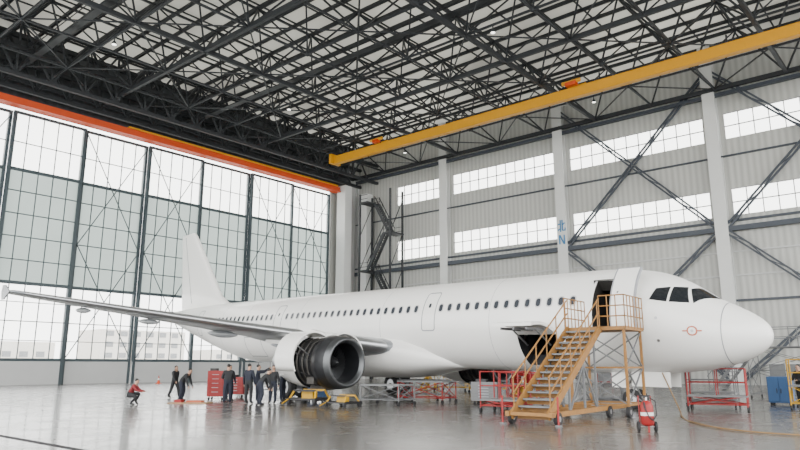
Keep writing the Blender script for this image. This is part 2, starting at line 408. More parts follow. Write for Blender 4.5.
def prof(s):
    s=max(0,min(44.51,s))
    for i in range(len(TAB)-1):
        if s<=TAB[i+1][0]: break
    a,b_=TAB[i],TAB[i+1]; h=b_[0]-a[0]; u=(s-a[0])/h
    out=[]
    for k in (1,2,3):
        d=(b_[k]-a[k])/h
        m0=d if i==0 else ((a[k]-TAB[i-1][k])/(a[0]-TAB[i-1][0])+d)/2
        m1=d if i==len(TAB)-2 else ((TAB[i+2][k]-b_[k])/(TAB[i+2][0]-b_[0])+d)/2
        if i>0 and abs((a[k]-TAB[i-1][k]))<1e-6: m0=0
        if abs(d)<1e-6: m0=m1=0
        if i<len(TAB)-2 and abs(TAB[i+2][k]-b_[k])<1e-6: m1=0
        out.append((2*u**3-3*u*u+1)*a[k]+(u**3-2*u*u+u)*h*m0+(-2*u**3+3*u*u)*b_[k]+(u**3-u*u)*h*m1)
    return out
def ft(s,t,off=0,side=1):
    tp,bt,hw=prof(s); c=(tp+bt)/2; hh=(tp-bt)/2
    return Vector((s,side*(hw+off)*math.cos(t),c+(hh+off)*math.sin(t)))
def fz(s,z,off=0,side=1):
    tp,bt,hw=prof(s); c=(tp+bt)/2; hh=(tp-bt)/2
    return ft(s,math.asin(max(-1,min(1,(z-c)/hh))),off,side)
D1=(4.78,5.70,-9.3,46.5); CG=(7.3,9.2,-61,-14)
ss=[0,.02,.06,.12,.2,.3,.45,.6,.8,1.0,1.25,1.5,1.7,1.9,2.1,2.35,2.6,2.85,3.1,3.4,3.7,4.1,4.5,4.78,5.2,5.70,6.0,6.5,7.3,8.2,9.2]+[10+i for i in range(20)]+[30+.6*i for i in range(24)]+[44.3,44.45,44.51]
ts=sorted(set([-90+6*i for i in range(31)]+[-61,-14,-9.3,46.5])-{-60,-12,48})
full=[math.radians(t) for t in ts]+[pi-math.radians(t) for t in ts[::-1][1:-1]]
fu=MB(); n=len(full)
vs=[ft(s_,t_) for s_ in ss for t_ in full]; fs=[]
for j in range(len(ss)-1):
    sm=(ss[j]+ss[j+1])/2
    for i in range(n):
        t0=math.degrees(full[i]); t1=math.degrees(full[(i+1)%n]); tm=(t0+t1)/2
        if i<len(ts)-1:
            if D1[0]<sm<D1[1] and D1[2]<tm<D1[3]: continue
            if CG[0]<sm<CG[1] and CG[2]<tm<CG[3]: continue
        fs.append((j*n+i,j*n+(i+1)%n,(j+1)*n+(i+1)%n,(j+1)*n+i))
fu.add(vs,fs,WHITE,True)
fu.build("fuselage",PL)
it=MB()
def room(x0,x1,y0,y1,z0,z1,m):
    v=[(x0,y0,z0),(x1,y0,z0),(x1,y1,z0),(x0,y1,z0),(x0,y0,z1),(x1,y0,z1),(x1,y1,z1),(x0,y1,z1)]
    it.add(v,[(0,1,2,3),(4,5,6,7),(0,1,5,4),(1,2,6,5),(3,0,4,7)],m)
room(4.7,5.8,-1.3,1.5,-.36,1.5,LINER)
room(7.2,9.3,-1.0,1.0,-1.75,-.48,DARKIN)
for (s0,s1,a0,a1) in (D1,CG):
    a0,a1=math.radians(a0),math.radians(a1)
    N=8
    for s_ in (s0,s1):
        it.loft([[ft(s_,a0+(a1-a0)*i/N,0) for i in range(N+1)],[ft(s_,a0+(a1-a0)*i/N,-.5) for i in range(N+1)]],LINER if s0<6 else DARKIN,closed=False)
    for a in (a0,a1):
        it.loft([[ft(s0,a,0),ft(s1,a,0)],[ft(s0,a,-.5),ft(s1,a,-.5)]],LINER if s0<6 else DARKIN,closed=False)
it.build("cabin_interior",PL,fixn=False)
dp=MB()
def panel(mb,s0,s1,a0,a1,o0,o1,m):
    N=10; a0,a1=math.radians(a0),math.radians(a1)
    A=[[ft(5.2,a0+(a1-a0)*i/N,o1)+Vector((s_-5.2,0,0)) for i in range(N+1)] for s_ in (s0,s1)]
    B=[[ft(5.2,a0+(a1-a0)*i/N,o0)+Vector((s_-5.2,0,0)) for i in range(N+1)] for s_ in (s0,s1)]
    mb.loft([B[0],A[0],A[1],B[1],B[0]],m,closed=False,smooth=False)
    for e in (0,N): mb.add([A[0][e],A[1][e],B[1][e],B[0][e]],[(0,1,2,3)],m)
panel(dp,3.84,4.70,-9.8,49,0.34,0.44,WHITE)
panel(dp,3.79,3.84,-10.4,49.6,0.33,0.447,SEAM_SHADE); panel(dp,4.70,4.75,-10.4,49.6,0.33,0.447,SEAM_SHADE)  # dark side strips paint the shadow outline of the open door
panel(dp,3.84,4.70,49,50,0.33,0.447,SEAM_SHADE); panel(dp,3.84,4.70,-10.6,-9.8,0.33,0.447,SEAM_SHADE)  # top and bottom strips of the same painted shadow outline
dp.cyl((4.75,1.9,.3),(4.45,2.28,.3),0.05,GREYP); dp.cyl((4.75,1.9,.9),(4.45,2.2,.9),0.05,GREYP)
dp.build("passenger_door",PL)
cd=MB(); hp=ft(8.2,math.radians(-14)); N=8
outer=[];inner=[]
for i in range(N+1):
    f=i/N; L=f*1.75
    p_=hp+Vector((0,L*math.cos(math.radians(4)),L*math.sin(math.radians(9))+0.18*math.sin(pi*f)+.04)); outer.append(p_); inner.append(p_-Vector((0,0,0.12)))
ringf=lambda x:[Vector((x,p.y,p.z)) for p in outer]+[Vector((x,p.y,p.z)) for p in inner[::-1]]
cd.loft([ringf(7.32),ringf(9.18)],WHITE,smooth=False)
for x in (7.7,8.8): cd.cyl((x,hp.y-.2,hp.z-.5),(x,hp.y+.9,hp.z+.1),0.035,METAL,seg=8)
for x in (7.6,8.2,8.8): cd.box((x,hp.y+.9,hp.z+.1),(.06,1.5,.1),GREYP)
cd.build("cargo_door",PL)
wd=MB()
def rrect(cs,cz,w,h,r,off,m,side,k=4):
    pts=[]
    for (sx,sz,a0) in ((1,1,0),(-1,1,90),(-1,-1,180),(1,-1,270)):
        for i in range(k+1):
            a=math.radians(a0+90*i/k); pts.append((cs+sx*(w/2-r)+r*math.cos(a),cz+sz*(h/2-r)+r*math.sin(a)))
    P3=[fz(x,z,off,side) for x,z in pts]; c_=fz(cs,cz,off,side)
    wd.add(P3+[c_],[(i,(i+1)%len(P3),len(P3)) for i in range(len(P3))],m,False)
def outline(cs,cz,w,h,r,side,wd_=0.04,m=SEAM_SHADE):
    pts=[];pin=[]
    for (sx,sz,a0) in ((1,1,0),(-1,1,90),(-1,-1,180),(1,-1,270)):
        for i in range(5):
            a=math.radians(a0+22.5*i)
            pts.append((cs+sx*(w/2-r)+r*math.cos(a),cz+sz*(h/2-r)+r*math.sin(a)))
            pin.append((cs+sx*(w/2-r)+(r-wd_)*math.cos(a),cz+sz*(h/2-r)+(r-wd_)*math.sin(a)))
    A_=[];B_=[]
    n_=len(pts)
    for i in range(n_):
        a=pts[i];c_=pts[(i+1)%n_];e=pin[i];f=pin[(i+1)%n_]; kk=6 if math.hypot(a[0]-c_[0],a[1]-c_[1])>.3 else 1
        for j in range(kk):
            u=j/kk; A_.append((a[0]+(c_[0]-a[0])*u,a[1]+(c_[1]-a[1])*u)); B_.append((e[0]+(f[0]-e[0])*u,e[1]+(f[1]-e[1])*u))
    A=[fz(x,z,.008,side) for x,z in A_];B=[fz(x,z,.008,side) for x,z in B_]; n_=len(A)
    wd.add(A+B,[(i,(i+1)%n_,n_+(i+1)%n_,n_+i) for i in range(n_)],m)
doors=[(14.2,.58,.86,1.85),(26.6,.58,.8,1.7),(37.0,.62,.76,1.8)]
SH=-.16
for side in (1,-1):
    s_=6.55
    while s_<36.2:
        if all(abs(s_-d[0])>.7 for d in doors):
            rrect(s_,.72,.30,.42,.12,.006,WFRAME,side); rrect(s_,.72,.22,.33,.10,.012,CABWIN,side)
        s_+=.533
    for d in doors: outline(d[0],d[1],d[2],d[3],.14,side,.05); rrect(d[0],.85,.16,.22,.07,.012,CABWIN,side)
    if side==-1: outline(5.19,.58,.84,1.85,.14,side)
    if side==1: outline(29.3,-1.05,1.85,1.2,.1,side)
    for q in ([(2.42,.50),(3.05,.55),(3.02,1.12),(2.62,1.10)],[(3.13,.56),(3.72,.66),(3.55,1.08),(3.10,1.12)]):
        q=[(a+SH,c_-.03) for a,c_ in q]
        G=[[fz(q[0][0]*(1-u)*(1-v)+q[1][0]*u*(1-v)+q[2][0]*u*v+q[3][0]*(1-u)*v, q[0][1]*(1-u)*(1-v)+q[1][1]*u*(1-v)+q[2][1]*u*v+q[3][1]*(1-u)*v,.014,side) for u in (0,.25,.5,.75,1)] for v in (0,.25,.5,.75,1)]
        wd.loft(G,GLASSD,closed=False)
    tA=lambda s_,z: math.asin(max(-1,min(1,(z-(prof(s_)[0]+prof(s_)[1])/2)/((prof(s_)[0]-prof(s_)[1])/2))))
    c4=[(2.14,tA(2.14,.44)),(1.52,math.radians(84)),(2.14,math.radians(86)),(2.36,tA(2.36,1.0))]
    G=[]
    for v in (0,.2,.4,.6,.8,1):
        row=[]
        for u in (0,.2,.4,.6,.8,1):
            s2=(c4[0][0]*(1-u)+c4[1][0]*u)*(1-v)+(c4[3][0]*(1-u)+c4[2][0]*u)*v
            t2=(c4[0][1]*(1-u)+c4[1][1]*u)*(1-v)+(c4[3][1]*(1-u)+c4[2][1]*u)*v
            row.append(ft(s2,t2,.016,side))
        G.append(row)
    wd.loft(G,GLASSD,closed=False)
    wd.loft([[ft(1.28,math.radians(a),.005,side) for a in range(-90,91,10)],[ft(1.31,math.radians(a),.005,side) for a in range(-90,91,10)]],SEAM_SHADE,closed=False)
    rrect(2.15,-.52,.34,.34,.16,.010,ORGM,side); rrect(2.15,-.52,.24,.24,.11,.014,WHITE,side); rrect(2.15,-.52,.1,.1,.045,.018,METAL,side)
    rrect(2.15,-.52,.62,.05,.02,.009,ORGM,side)
    for z in (-.05,-.85): rrect(3.3,z,.1,.1,.04,.012,METAL,side)
for s_ in (10.6,17.5,24.5,30.2,33.4):
    wd.loft([[ft(x,math.radians(a),.004) for a in range(0,360,8)] for x in (s_,s_+.018)],SEAM_SHADE,caps=False)
wd.build("windows_and_markings",PL,fixn=False)

bf=MB()
FT=[(13.0,.6,-2.04,-1.7),(13.8,1.25,-2.12,-1.3),(14.8,1.8,-2.28,-.8),(16,2.2,-2.5,-.45),(17.5,2.38,-2.62,-.3),(22,2.4,-2.65,-.3),(24,2.3,-2.6,-.45),(25.6,2.0,-2.42,-.8),(27,1.4,-2.2,-1.3),(28,.6,-2.06,-1.7)]
rings=[]
for x,hw,bt,tp in FT:
    c=(bt+tp)/2; hh=(tp-bt)/2; r=[]
    for i in range(28):
        t_=2*pi*i/28; cx_=math.cos(t_); sx_=math.sin(t_)
        r.append((x,hw*math.copysign(abs(cx_)**.75,cx_),c+hh*math.copysign(abs(sx_)**.8,sx_)))
    rings.append(r)
bf.loft(rings,WHITE)
bf.build("belly_fairing",PL)

def foil(le,y,chord,z,th,n=12,vert=False,inc=0):
    up=[];lo=[]
    for i in range(n+1):
        x=(1-math.cos(pi*i/n))/2
        yt=5*th*(.2969*math.sqrt(x)-.126*x-.3516*x*x+.2843*x**3-.1015*x**4)
        cb=0 if vert else .02*math.sin(pi*x)
        up.append((x,cb+yt)); lo.append((x,cb-yt))
    pts=up+lo[::-1][1:-1]
    if vert: return [Vector((le+x*chord,t_*chord,z)) for x,t_ in pts]
    return [Vector((le+x*chord,y,z+t_*chord-x*chord*inc)) for x,t_ in pts]
WS=[(0,15.2,8.0,-1.35,.15,.05),(1.97,16.25,6.75,-1.12,.15,.05),(4.2,17.4,5.5,-.83,.13,.04),(6.4,18.55,4.4,-.53,.12,.02),(9.5,20.15,3.55,-.12,.115,.01),(13,21.95,2.6,.36,.11,0),(16,23.5,1.85,.78,.11,-.01),(16.9,24.0,1.6,.92,.10,-.01),(17.05,24.25,1.25,.94,.08,-.01)]
for side in (1,-1):
    w=MB()
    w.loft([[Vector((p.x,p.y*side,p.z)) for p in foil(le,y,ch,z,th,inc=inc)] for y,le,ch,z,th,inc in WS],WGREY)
    def wp(y):
        for i in range(len(WS)-1):
            if y<=WS[i+1][0]: break
        a,c_=WS[i],WS[i+1]; u=(y-a[0])/(c_[0]-a[0]); return [a[k]+(c_[k]-a[k])*u for k in range(6)]
    le,z=24.2,.94
    FP=[(.1,0),(.8,.32),(1.2,.34),(1.3,0),(1.15,-.3),(.85,-.3)]
    w.loft([[Vector((le+a,side*17.05,z+c_)) for a,c_ in FP],[Vector((le+a,side*17.1,z+c_)) for a,c_ in FP]],WGREY,smooth=False)
    for y in (4.4,8.0,11.3,14.0):
        _,le,ch,z,th,inc=wp(y); x0=le+ch*.42; L=ch*.62+.45; r=.15 if y<10 else .11
        rg=[]
        for i in range(13):
            u=i/12; rr=r*math.sin(pi*min(1,max(.02,u)))**.6
            rg.append([(x0+L*u,side*y+rr*.8*math.cos(k*pi/5),z-.03-ch*(.045*(1-u)+.02)+rr*1.2*math.sin(k*pi/5)-.05) for k in range(10)])
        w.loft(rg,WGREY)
    for y0,y1,f in ((2.2,6.4,.74),(6.5,12.6,.74),(12.8,16.2,.76)):
        rg=[]
        for i in range(9):
            y=y0+(y1-y0)*i/8; _,le,ch,z,th,inc=wp(y)
            rg.append([Vector((le+ch*f,side*y,z-ch*.028)),Vector((le+ch*f+.05,side*y,z-ch*.028))])
        w.loft(rg,SEAM_SHADE,closed=False)
    w.build("wing",PL)
    le_=MB(); rg=[]
    for i in range(30):
        y=2.4+(16.6-2.4)*i/29; _,le,ch,z,th,inc=wp(y); f=foil(le,y,ch,z,th,inc=inc)
        m_=len(f); sel=[f[3],f[2],f[1],f[0],f[m_-1],f[m_-2]]
        rg.append([Vector((p.x-.012,side*p.y,p.z+(0.008 if q_<3 else -.008 if q_>3 else 0))) for q_,p in enumerate(sel)])
    le_.loft(rg,METAL,closed=False); le_.build("wing_slats",PL)
    h=MB(); h.loft([[Vector((p.x,p.y*side,p.z)) for p in foil(le,y,ch,z,th)] for y,le,ch,z,th in ((0.2,38.6,3.7,.95,.1),(1.2,39.2,3.3,1.02,.1),(6.0,42.0,1.5,1.5,.09),(6.22,42.3,1.1,1.52,.05))],WHITE)
    h.build("horizontal_stabilizer",PL)
v=MB(); v.loft([foil(le,0,ch,z,th,vert=True) for le,ch,z,th in ((33.6,9.0,1.75,.03),(35.6,7.1,2.15,.09),(36.6,6.2,2.7,.1),(40.9,2.6,7.6,.1),(41.3,2.1,7.94,.05))],WHITE)
v.build("vertical_stabilizer",PL)
v=MB()
for sd in (1,-1): v.beam((40.8,sd*.2,2.3),(42.75,sd*.085,7.7),0.03,SEAM_SHADE)
v.build("rudder_seam",PL)

def engine(side):
    e=empty("engine",(15.5,5.75*side,-1.83)); e.parent=PL
    n_=MB()
    n_.revolve([(1.2,.86),(.5,.83),(.2,.85)],(0,0,0),ENGD,40)
    n_.revolve([(.2,.85),(.05,.93),(0,1.0),(.04,1.07),(.15,1.12),(.3,1.15)],(0,0,0),LIPM,40)
    n_.revolve([(.3,1.15),(.8,1.19),(1.05,1.20),(1.05,1.13)],(0,0,0),ENGD,40)
    n_.revolve([(1.2,.862),(1.45,.86)],(0,0,0),ENGD,40)
    n_.revolve([(1.05,1.0),(1.15,1.05),(2.4,1.05),(2.45,.95)],(0,0,0),ENGD,40)
    for x in (1.2,1.55,1.9,2.3): n_.revolve([(x-.04,1.05),(x-.04,1.1),(x+.04,1.1),(x+.04,1.05)],(0,0,0),ENGM,36)
    n_.box((1.75,0,-1.12),(1.1,.5,.22),ENGM); n_.box((1.5,.75*side,-.8),(.5,.25,.3),ENGM)
    for k in range(9):
        a=2*pi*k/9; n_.cyl((1.1,1.1*math.cos(a),1.1*math.sin(a)),(2.4,1.1*math.cos(a+.35),1.1*math.sin(a+.35)),.022,ENGD,seg=6)
    n_.revolve([(2.45,1.17),(2.9,1.16),(3.6,1.05),(4.3,.9),(4.3,.86)],(0,0,0),WHITE,40)
    n_.revolve([(2.45,1.17),(2.45,.8)],(0,0,0),ENGD,40)
    n_.revolve([(4.2,.72),(4.6,.6),(5.1,.48),(5.1,.44)],(0,0,0),METAL,30); n_.revolve([(4.9,.3),(5.5,.05)],(0,0,0),METAL,20)
    n_.revolve([(3.9,.86),(3.9,.3)],(0,0,0),ENGD,30)
    n_.build("nacelle",e)
    f=MB()
    f.revolve([(.62,.01),(.7,.09),(.85,.18),(1.1,.27),(1.4,.3)],(0,0,0),LIPM,24)
    for k in range(30):
        a=2*pi*k/30; rg=[]
        for r,tw,ch in ((.26,.5,.22),(.5,.8,.26),(.86,1.15,.3)):
            dx=ch/2*math.cos(tw); da=ch/2*math.sin(tw)/r
            rg.append([(1.2-dx,r*math.cos(a-da),r*math.sin(a-da)),(1.2+dx,r*math.cos(a+da),r*math.sin(a+da))])
        f.loft(rg,LIPM,closed=False)
    f.revolve([(1.45,.3),(1.46,.87)],(0,0,0),DARKIN,24)
    f.build("fan",e)
    c=MB()
    for sd in (1,-1):
        hinge=Vector((0,sd*.25,1.17)); op=math.radians(44)*sd
        rA=[];rB=[]
        for i in range(13):
            th=math.radians(78-150*i/12)
            p=Matrix.Rotation(op,3,'X')@(Vector((0,1.2*math.cos(th)*sd,1.2*math.sin(th)))-hinge)+hinge
            q=Matrix.Rotation(op,3,'X')@(Vector((0,1.14*math.cos(th)*sd,1.14*math.sin(th)))-hinge)+hinge
            rA.append(p); rB.append(q)
        ring=lambda x:[Vector((x,p.y,p.z)) for p in rA]+[Vector((x,p.y,p.z)) for p in rB[::-1]]
        c.loft([ring(1.25),ring(2.6)],WHITE)
        for x in (1.5,2.3): c.cyl((x,sd*1.0,.3),(x,rB[7].y,rB[7].z),.03,METAL,seg=6)
    c.build("fan_cowl_doors",e)
    p_=MB()
    p_.loft([[Vector((x,y_,z_)) for x,y_,z_ in r] for r in (
        [(1.2,-.18,1.0),(1.2,.18,1.0),(1.4,.18,1.28),(1.4,-.18,1.28)],
        [(2.6,-.22,1.0),(2.6,.22,1.0),(2.6,.22,1.5),(2.6,-.22,1.5)],
        [(4.2,-.2,.75),(4.2,.2,.75),(4.0,.2,1.5),(4.0,-.2,1.5)],
        [(6.4,-.1,.9),(6.4,.1,.9),(6.2,.1,1.25),(6.2,-.1,1.25)])],WHITE,smooth=False)
    p_.build("pylon",e)
engine(1); engine(-1)

def wheel(g,c,r,w):
    x,y,z=c
    pr=[(-w/2,r*.55),(-w/2,r*.85),(-w*.35,r*.97),(0,r),(w*.35,r*.97),(w/2,r*.85),(w/2,r*.55)]
    rings=[[(x+rr*math.cos(2*pi*i/24),y+a,z+rr*math.sin(2*pi*i/24)) for i in range(24)] for a,rr in pr]
    g.loft(rings,RUBBER,caps=False)
    g.cyl((x,y-w*.4,z),(x,y+w*.4,z),r*.56,METAL,seg=18); g.cyl((x,y-w*.5,z),(x,y+w*.5,z),r*.15,ENGM,seg=10)
def gl(s_): return -(3.33+s_*.0192)
g=MB(); z0=gl(5.07)
for sd in (1,-1): wheel(g,(5.07,sd*.25,z0+.39),.39,.22)
g.cyl((5.07,-.3,z0+.39),(5.07,.3,z0+.39),.06,METAL); g.cyl((5.07,0,z0+.39),(5.0,0,-1.2),.09,WPLAST); g.cyl((5.05,0,z0+1.0),(5.0,0,-1.2),.14,WPLAST)
g.cyl((5.05,0,z0+1.1),(3.9,0,-1.9),.06,WPLAST); g.cyl((5.2,0,z0+.6),(5.35,0,z0+.95),.04,METAL);g.cyl((5.35,0,z0+.95),(5.1,0,z0+1.2),.04,METAL)
for sd in (1,-1): g.box((4.2,sd*.45,-2.25),(1.5,.03,.55),WHITE); g.box((5.5,sd*.4,-2.3),(.6,.03,.6),WHITE)
g.build("nose_gear",PL)
for side in (1,-1):
    g=MB(); x=21.97; z0=gl(x)
    for o in (-.46,.46): wheel(g,(x,side*3.8+o,z0+.58),.58,.42)
    g.cyl((x,side*3.8-.5,z0+.58),(x,side*3.8+.5,z0+.58),.1,METAL); g.cyl((x,side*3.8,z0+.58),(x-.1,side*3.8,-1.0),.12,METAL); g.cyl((x,side*3.8,z0+1.2),(x-.1,side*3.8,-.9),.19,WPLAST)
    g.cyl((x,side*3.8,z0+1.5),(x,side*2.2,-1.6),.08,WPLAST); g.cyl((x+.3,side*3.8,z0+.7),(x+.4,side*3.8,z0+1.2),.05,METAL)
    g.box((x,side*4.35,-1.9),(1.1,.04,1.5),WHITE)
    g.build("main_gear",PL)

# ------------------------------------------------------------------ ground support equipment
def stairs():
    s=MB(); W=1.15; H=2.9; run=4.3; n_=14; G2=RUSTY
    for sx in (-W/2,W/2):
        s.beam((sx,0,.25),(sx,run,H),.07,RUSTY,.24)
        for h in (.55,1.0): s.cyl((sx,0.1,.3+h),(sx,run,H+h),.025,RUSTY,seg=8)
        for i in range(6):
            f=(i+.2)/5.4; s.cyl((sx,run*f,.25+(H-.25)*f),(sx,run*f,.25+(H-.25)*f+1.02),.022,RUSTY,seg=6)
    for i in range(n_):
        f=(i+.5)/n_; s.box((0,run*f,.2+(H-.2)*f),(W-.1,.27,.05),GREYP); s.box((0,run*f+.13,.2+(H-.2)*f-.09),(W-.1,.02,.12),RUSTY)
    px0,px1,py0,py1=-W/2-.1,1.45,run,run+1.85
    s.box(((px0+px1)/2,(py0+py1)/2,H),(px1-px0,py1-py0,.12),RUSTY)
    for h in (.4,.75,1.1):
        for a,c in (((px1,py0),(px1,py1)),((W/2,py0),(px1,py0)),((px0,py0),(px0,py1))):
            s.cyl((*a,H+h),(*c,H+h),.022,RUSTY,seg=8)
    for i in range(7):
        y=py0+(py1-py0)*i/6
        for x in (px0,px1): s.cyl((x,y,H),(x,y,H+1.1),.02,RUSTY,seg=6)
    for i in range(4):
        x=W/2+(px1-W/2)*i/3; s.cyl((x,py0,H),(x,py0,H+1.1),.02,RUSTY,seg=6)
    L=[(px0+.1,py0+.1),(px1-.1,py0+.1),(px1-.1,py1-.1),(px0+.1,py1-.1)]
    for x,y in L: s.beam((x,y,.3),(x,y,H),.08,G2)
    for i in range(4):
        a=L[i];c=L[(i+1)%4]
        for z in (.4,1.6): s.beam((*a,z),(*c,z),.06,G2)
        s.beam((*a,.4),(*c,1.6),.045,GREYP); s.beam((*c,1.6),(*a,H-.1),.045,GREYP); s.beam((*c,.4),(*a,1.6),.04,GREYP); s.beam((*a,1.6),(*c,H-.1),.04,GREYP)
    for sx in (-W/2-.1,W/2+.1): s.beam((sx,-.1,.3),(sx,run+1.8,.3),.12,RUSTY,.14)
    for y in (0,1.5,3,run): s.beam((-W/2-.1,y,.3),(W/2+.1,y,.3),.1,RUSTY)
    for f in (.35,.62,.85):
        for sx in (-W/2,W/2): s.beam((sx,run*f,.3),(sx,run*f,.25+(H-.3)*f),.06,GREYP)
    for sx in (-W/2,W/2): s.beam((sx,run*.85,.3),(sx,run*.62,H*.6),.05,GREYP); s.beam((sx,run*.35,.3),(sx,run*.62,H*.6),.05,GREYP)
    for x,y in ((-W/2-.15,.3),(W/2+.15,.3),(-W/2-.15,run),(W/2+.15,run),(px1-.1,py1-.2),(px1-.1,py0+.1)):
        s.cyl((x-.06,y,.18),(x+.06,y,.18),.18,RUBBER,seg=16); s.cyl((x-.065,y,.18),(x+.065,y,.18),.08,METAL,seg=10); s.beam((x,y,.18),(x,y,.35),.06,RUSTY)
    for x,y in ((-W/2-.3,.0),(W/2+.3,.0)):
        s.cyl((x,y,.03),(x,y,.8),.03,RED,seg=8); s.cyl((x,y,.0),(x,y,.04),.1,GREYP,seg=10)
    return s.build("boarding_stairs",loc=(-9.9,17.3,0),rot=(0,0,math.radians(3)))
stairs()

def scaffold(name,loc,rz,w,d,h,m,levels=1,rails=True,deck=GREYP,stair=False):
    s=MB()
    L=[(-w/2,-d/2),(w/2,-d/2),(w/2,d/2),(-w/2,d/2)]
    top=h+(1.0 if rails else 0)
    for x,y in L:
        s.cyl((x,y,.15),(x,y,top),.028,m,seg=6); s.cyl((x-.03,y,.09),(x+.03,y,.09),.09,RUBBER,seg=12)
    for k in range(levels):
        z0=.25+(h-.25)*k/levels; z1=.25+(h-.25)*(k+1)/levels
        for i in range(4):
            a=L[i];c=L[(i+1)%4]; s.cyl((*a,z0),(*c,z0),.024,m,seg=6)
            s.cyl((*a,z0),(*c,z1),.018,m,seg=6); s.cyl((*c,z0),(*a,z1),.018,m,seg=6)
    s.box((0,0,h),(w+.05,d+.05,.06),deck)
    if rails:
        for i in (0,1,2):
            a=L[i];c=L[(i+1)%4]
            for q in (.5,1.0): s.cyl((*a,h+q),(*c,h+q),.024,m,seg=6)
            mid=((a[0]+c[0])/2,(a[1]+c[1])/2); s.cyl((*mid,h),(*mid,h+1),.02,m,seg=6)
    if stair:
        for sy in (-d/2,d/2): s.beam((-w/2,sy,h),(-w/2-h*.8,sy,.1),.06,m,.15); s.cyl((-w/2,sy,h+1),(-w/2-h*.8,sy,1.1),.024,m,seg=6)
        k=int(h/.22)
        for i in range(k): f=(i+.5)/k; s.box((-w/2-h*.8*f,0,h-(h-.1)*f),(.22,d,.04),deck)
    s.build(name,loc=loc,rot=(0,0,rz))
scaffold("work_platform",(-7.6,27.4,0),0.2,2.0,1.0,0.55,RED,rails=True)
scaffold("work_platform",(-8.4,29.6,0),0.1,1.8,1.0,0.6,GREYP,rails=True)
scaffold("work_platform",(-13.2,21.4,0),0.1,1.5,1.1,0.45,RED,rails=True)
scaffold("work_platform",(-13.6,23.2,0),0.3,1.4,1.0,0.4,RED,rails=True)
scaffold("work_platform",(-12.0,27.0,0),0.3,1.6,1.0,0.4,GREYP,rails=True)
scaffold("maintenance_dock",(-7.0,39.5,0),0.0,4.0,2.2,2.6,GREYP,levels=2,stair=True)
scaffold("maintenance_dock",(-1.5,40.5,0),0.0,3.0,2.2,3.4,GREYP,levels=2)
scaffold("work_platform",(-5.0,30.2,0),0.1,1.3,1.0,0.9,YEL2)
scaffold("work_platform",(-19.5,22.0,0),0.1,2.0,1.2,0.85,GREYP,rails=False)
scaffold("work_platform",(-19.4,24.6,0),0.1,2.4,1.2,0.95,RED,rails=False)
scaffold("work_platform",(-21.8,27.4,0),0.1,2.4,1.2,0.95,GREYP,rails=False)
scaffold("work_platform",(-27.2,37.5,0),0.1,2.4,1.2,1.2,YEL2)
scaffold("work_platform",(-23.5,36.0,0),0.1,2.0,1.2,0.9,YEL2,rails=False)
scaffold("work_platform",(-32.5,26.5,0),0.1,2.0,1.2,0.9,GREYP,rails=True)
scaffold("work_platform",(-16.0,28.6,0),0.1,2.2,1.2,0.8,RED,rails=False)

def cradle(loc,rz,sc=1):
    s=MB()
    for sx in (-.8,.8):
        s.beam((sx,-.9,.28),(sx,.9,.28),.12,BLK,.16)
        for sy in (-.8,.8):
            s.cyl((sx-.07,sy,.14),(sx+.07,sy,.14),.14,RUBBER,seg=14); s.beam((sx,sy,.3),(sx*.85,sy*.6,.75),.08,YEL2)
    for sy in (-.8,0,.8): s.beam((-.8,sy,.3),(.8,sy,.3),.1,BLK)
    s.beam((-.7,-.5,.75),(.7,-.5,.75),.1,BLK); s.beam((-.7,.5,.75),(.7,.5,.75),.1,YEL2)
    s.box((0,0,.5),(.7,.5,.35),YEL2)
    s.beam((-.8,-.9,.3),(-.8,-1.5,.1),.05,YEL2)
    o=s.build("engine_cradle",loc=loc,rot=(0,0,rz)); o.scale=(sc,)*3
cradle((-22.6,20.3,0),0.3,.8); cradle((-20.2,20.0,0),0.1,.6)

def jack(name,loc,h,m):
    s=MB()
    for k in range(3):
        a=2*pi*k/3+.4; s.beam((.75*math.cos(a),.75*math.sin(a),.1),(.12*math.cos(a),.12*math.sin(a),h*.65),.09,m); s.cyl((.75*math.cos(a),.75*math.sin(a),0),(.75*math.cos(a),.75*math.sin(a),.1),.13,m,seg=12)
        b2=a+2*pi/3; s.beam((.7*math.cos(a),.7*math.sin(a),.14),(.7*math.cos(b2),.7*math.sin(b2),.14),.06,m)
    s.cyl((0,0,.15),(0,0,h*.75),.13,m,seg=14); s.cyl((0,0,h*.75),(0,0,h),.07,METAL,seg=12)
    s.build(name,loc=loc)
jack("aircraft_jack",(-30.0,38.2,0),1.5,YEL2); jack("aircraft_jack",(-18.2,31.2,0),1.1,YEL2)

def extinguisher(loc,rz,sc=1.0):
    s=MB()
    rings=[(0.16,.02),(.2,.15),(.25,.19),(.75,.19),(.86,.15),(.92,.05)]
    s.loft([[(r*math.cos(2*pi*i/18),r*math.sin(2*pi*i/18),z) for i in range(18)] for z,r in rings],RED)
    s.cyl((0,0,.9),(0,0,1.02),.035,METAL,seg=8); s.box((0,0,1.02),(.16,.05,.05),BLK)
    for sx in (-1,1):
        s.cyl((sx*.22,.1,.15),(sx*.28,.1,.15),.15,RUBBER,seg=16); s.cyl((sx*.2,.1,.15),(sx*.18,.22,1.05),.018,RED,seg=6)
    s.cyl((-.25,.1,.15),(.25,.1,.15),.02,METAL,seg=6); s.cyl((-.18,.22,1.05),(.18,.22,1.05),.02,BLK,seg=6)
    pts=[(.1,0,1.0),(.25,-.05,.9),(.26,-.08,.5),(.12,-.18,.35),(0,-.22,.45),(-.1,-.2,.7)]
    s.path(pts,.018,BLK); s.cyl((-.1,-.2,.7),(-.12,-.2,.88),.03,BLK,seg=8)
    s.cyl((0,0,.48),(0,0,.58),.193,WPLAST,seg=18,caps=False)
    s.beam((0,-.1,.0),(0,-.1,.18),.05,RED)
    o=s.build("fire_extinguisher_cart",loc=loc,rot=(0,0,rz)); o.scale=(sc,)*3
extinguisher((-6.6,17.5,0),.6,.85)

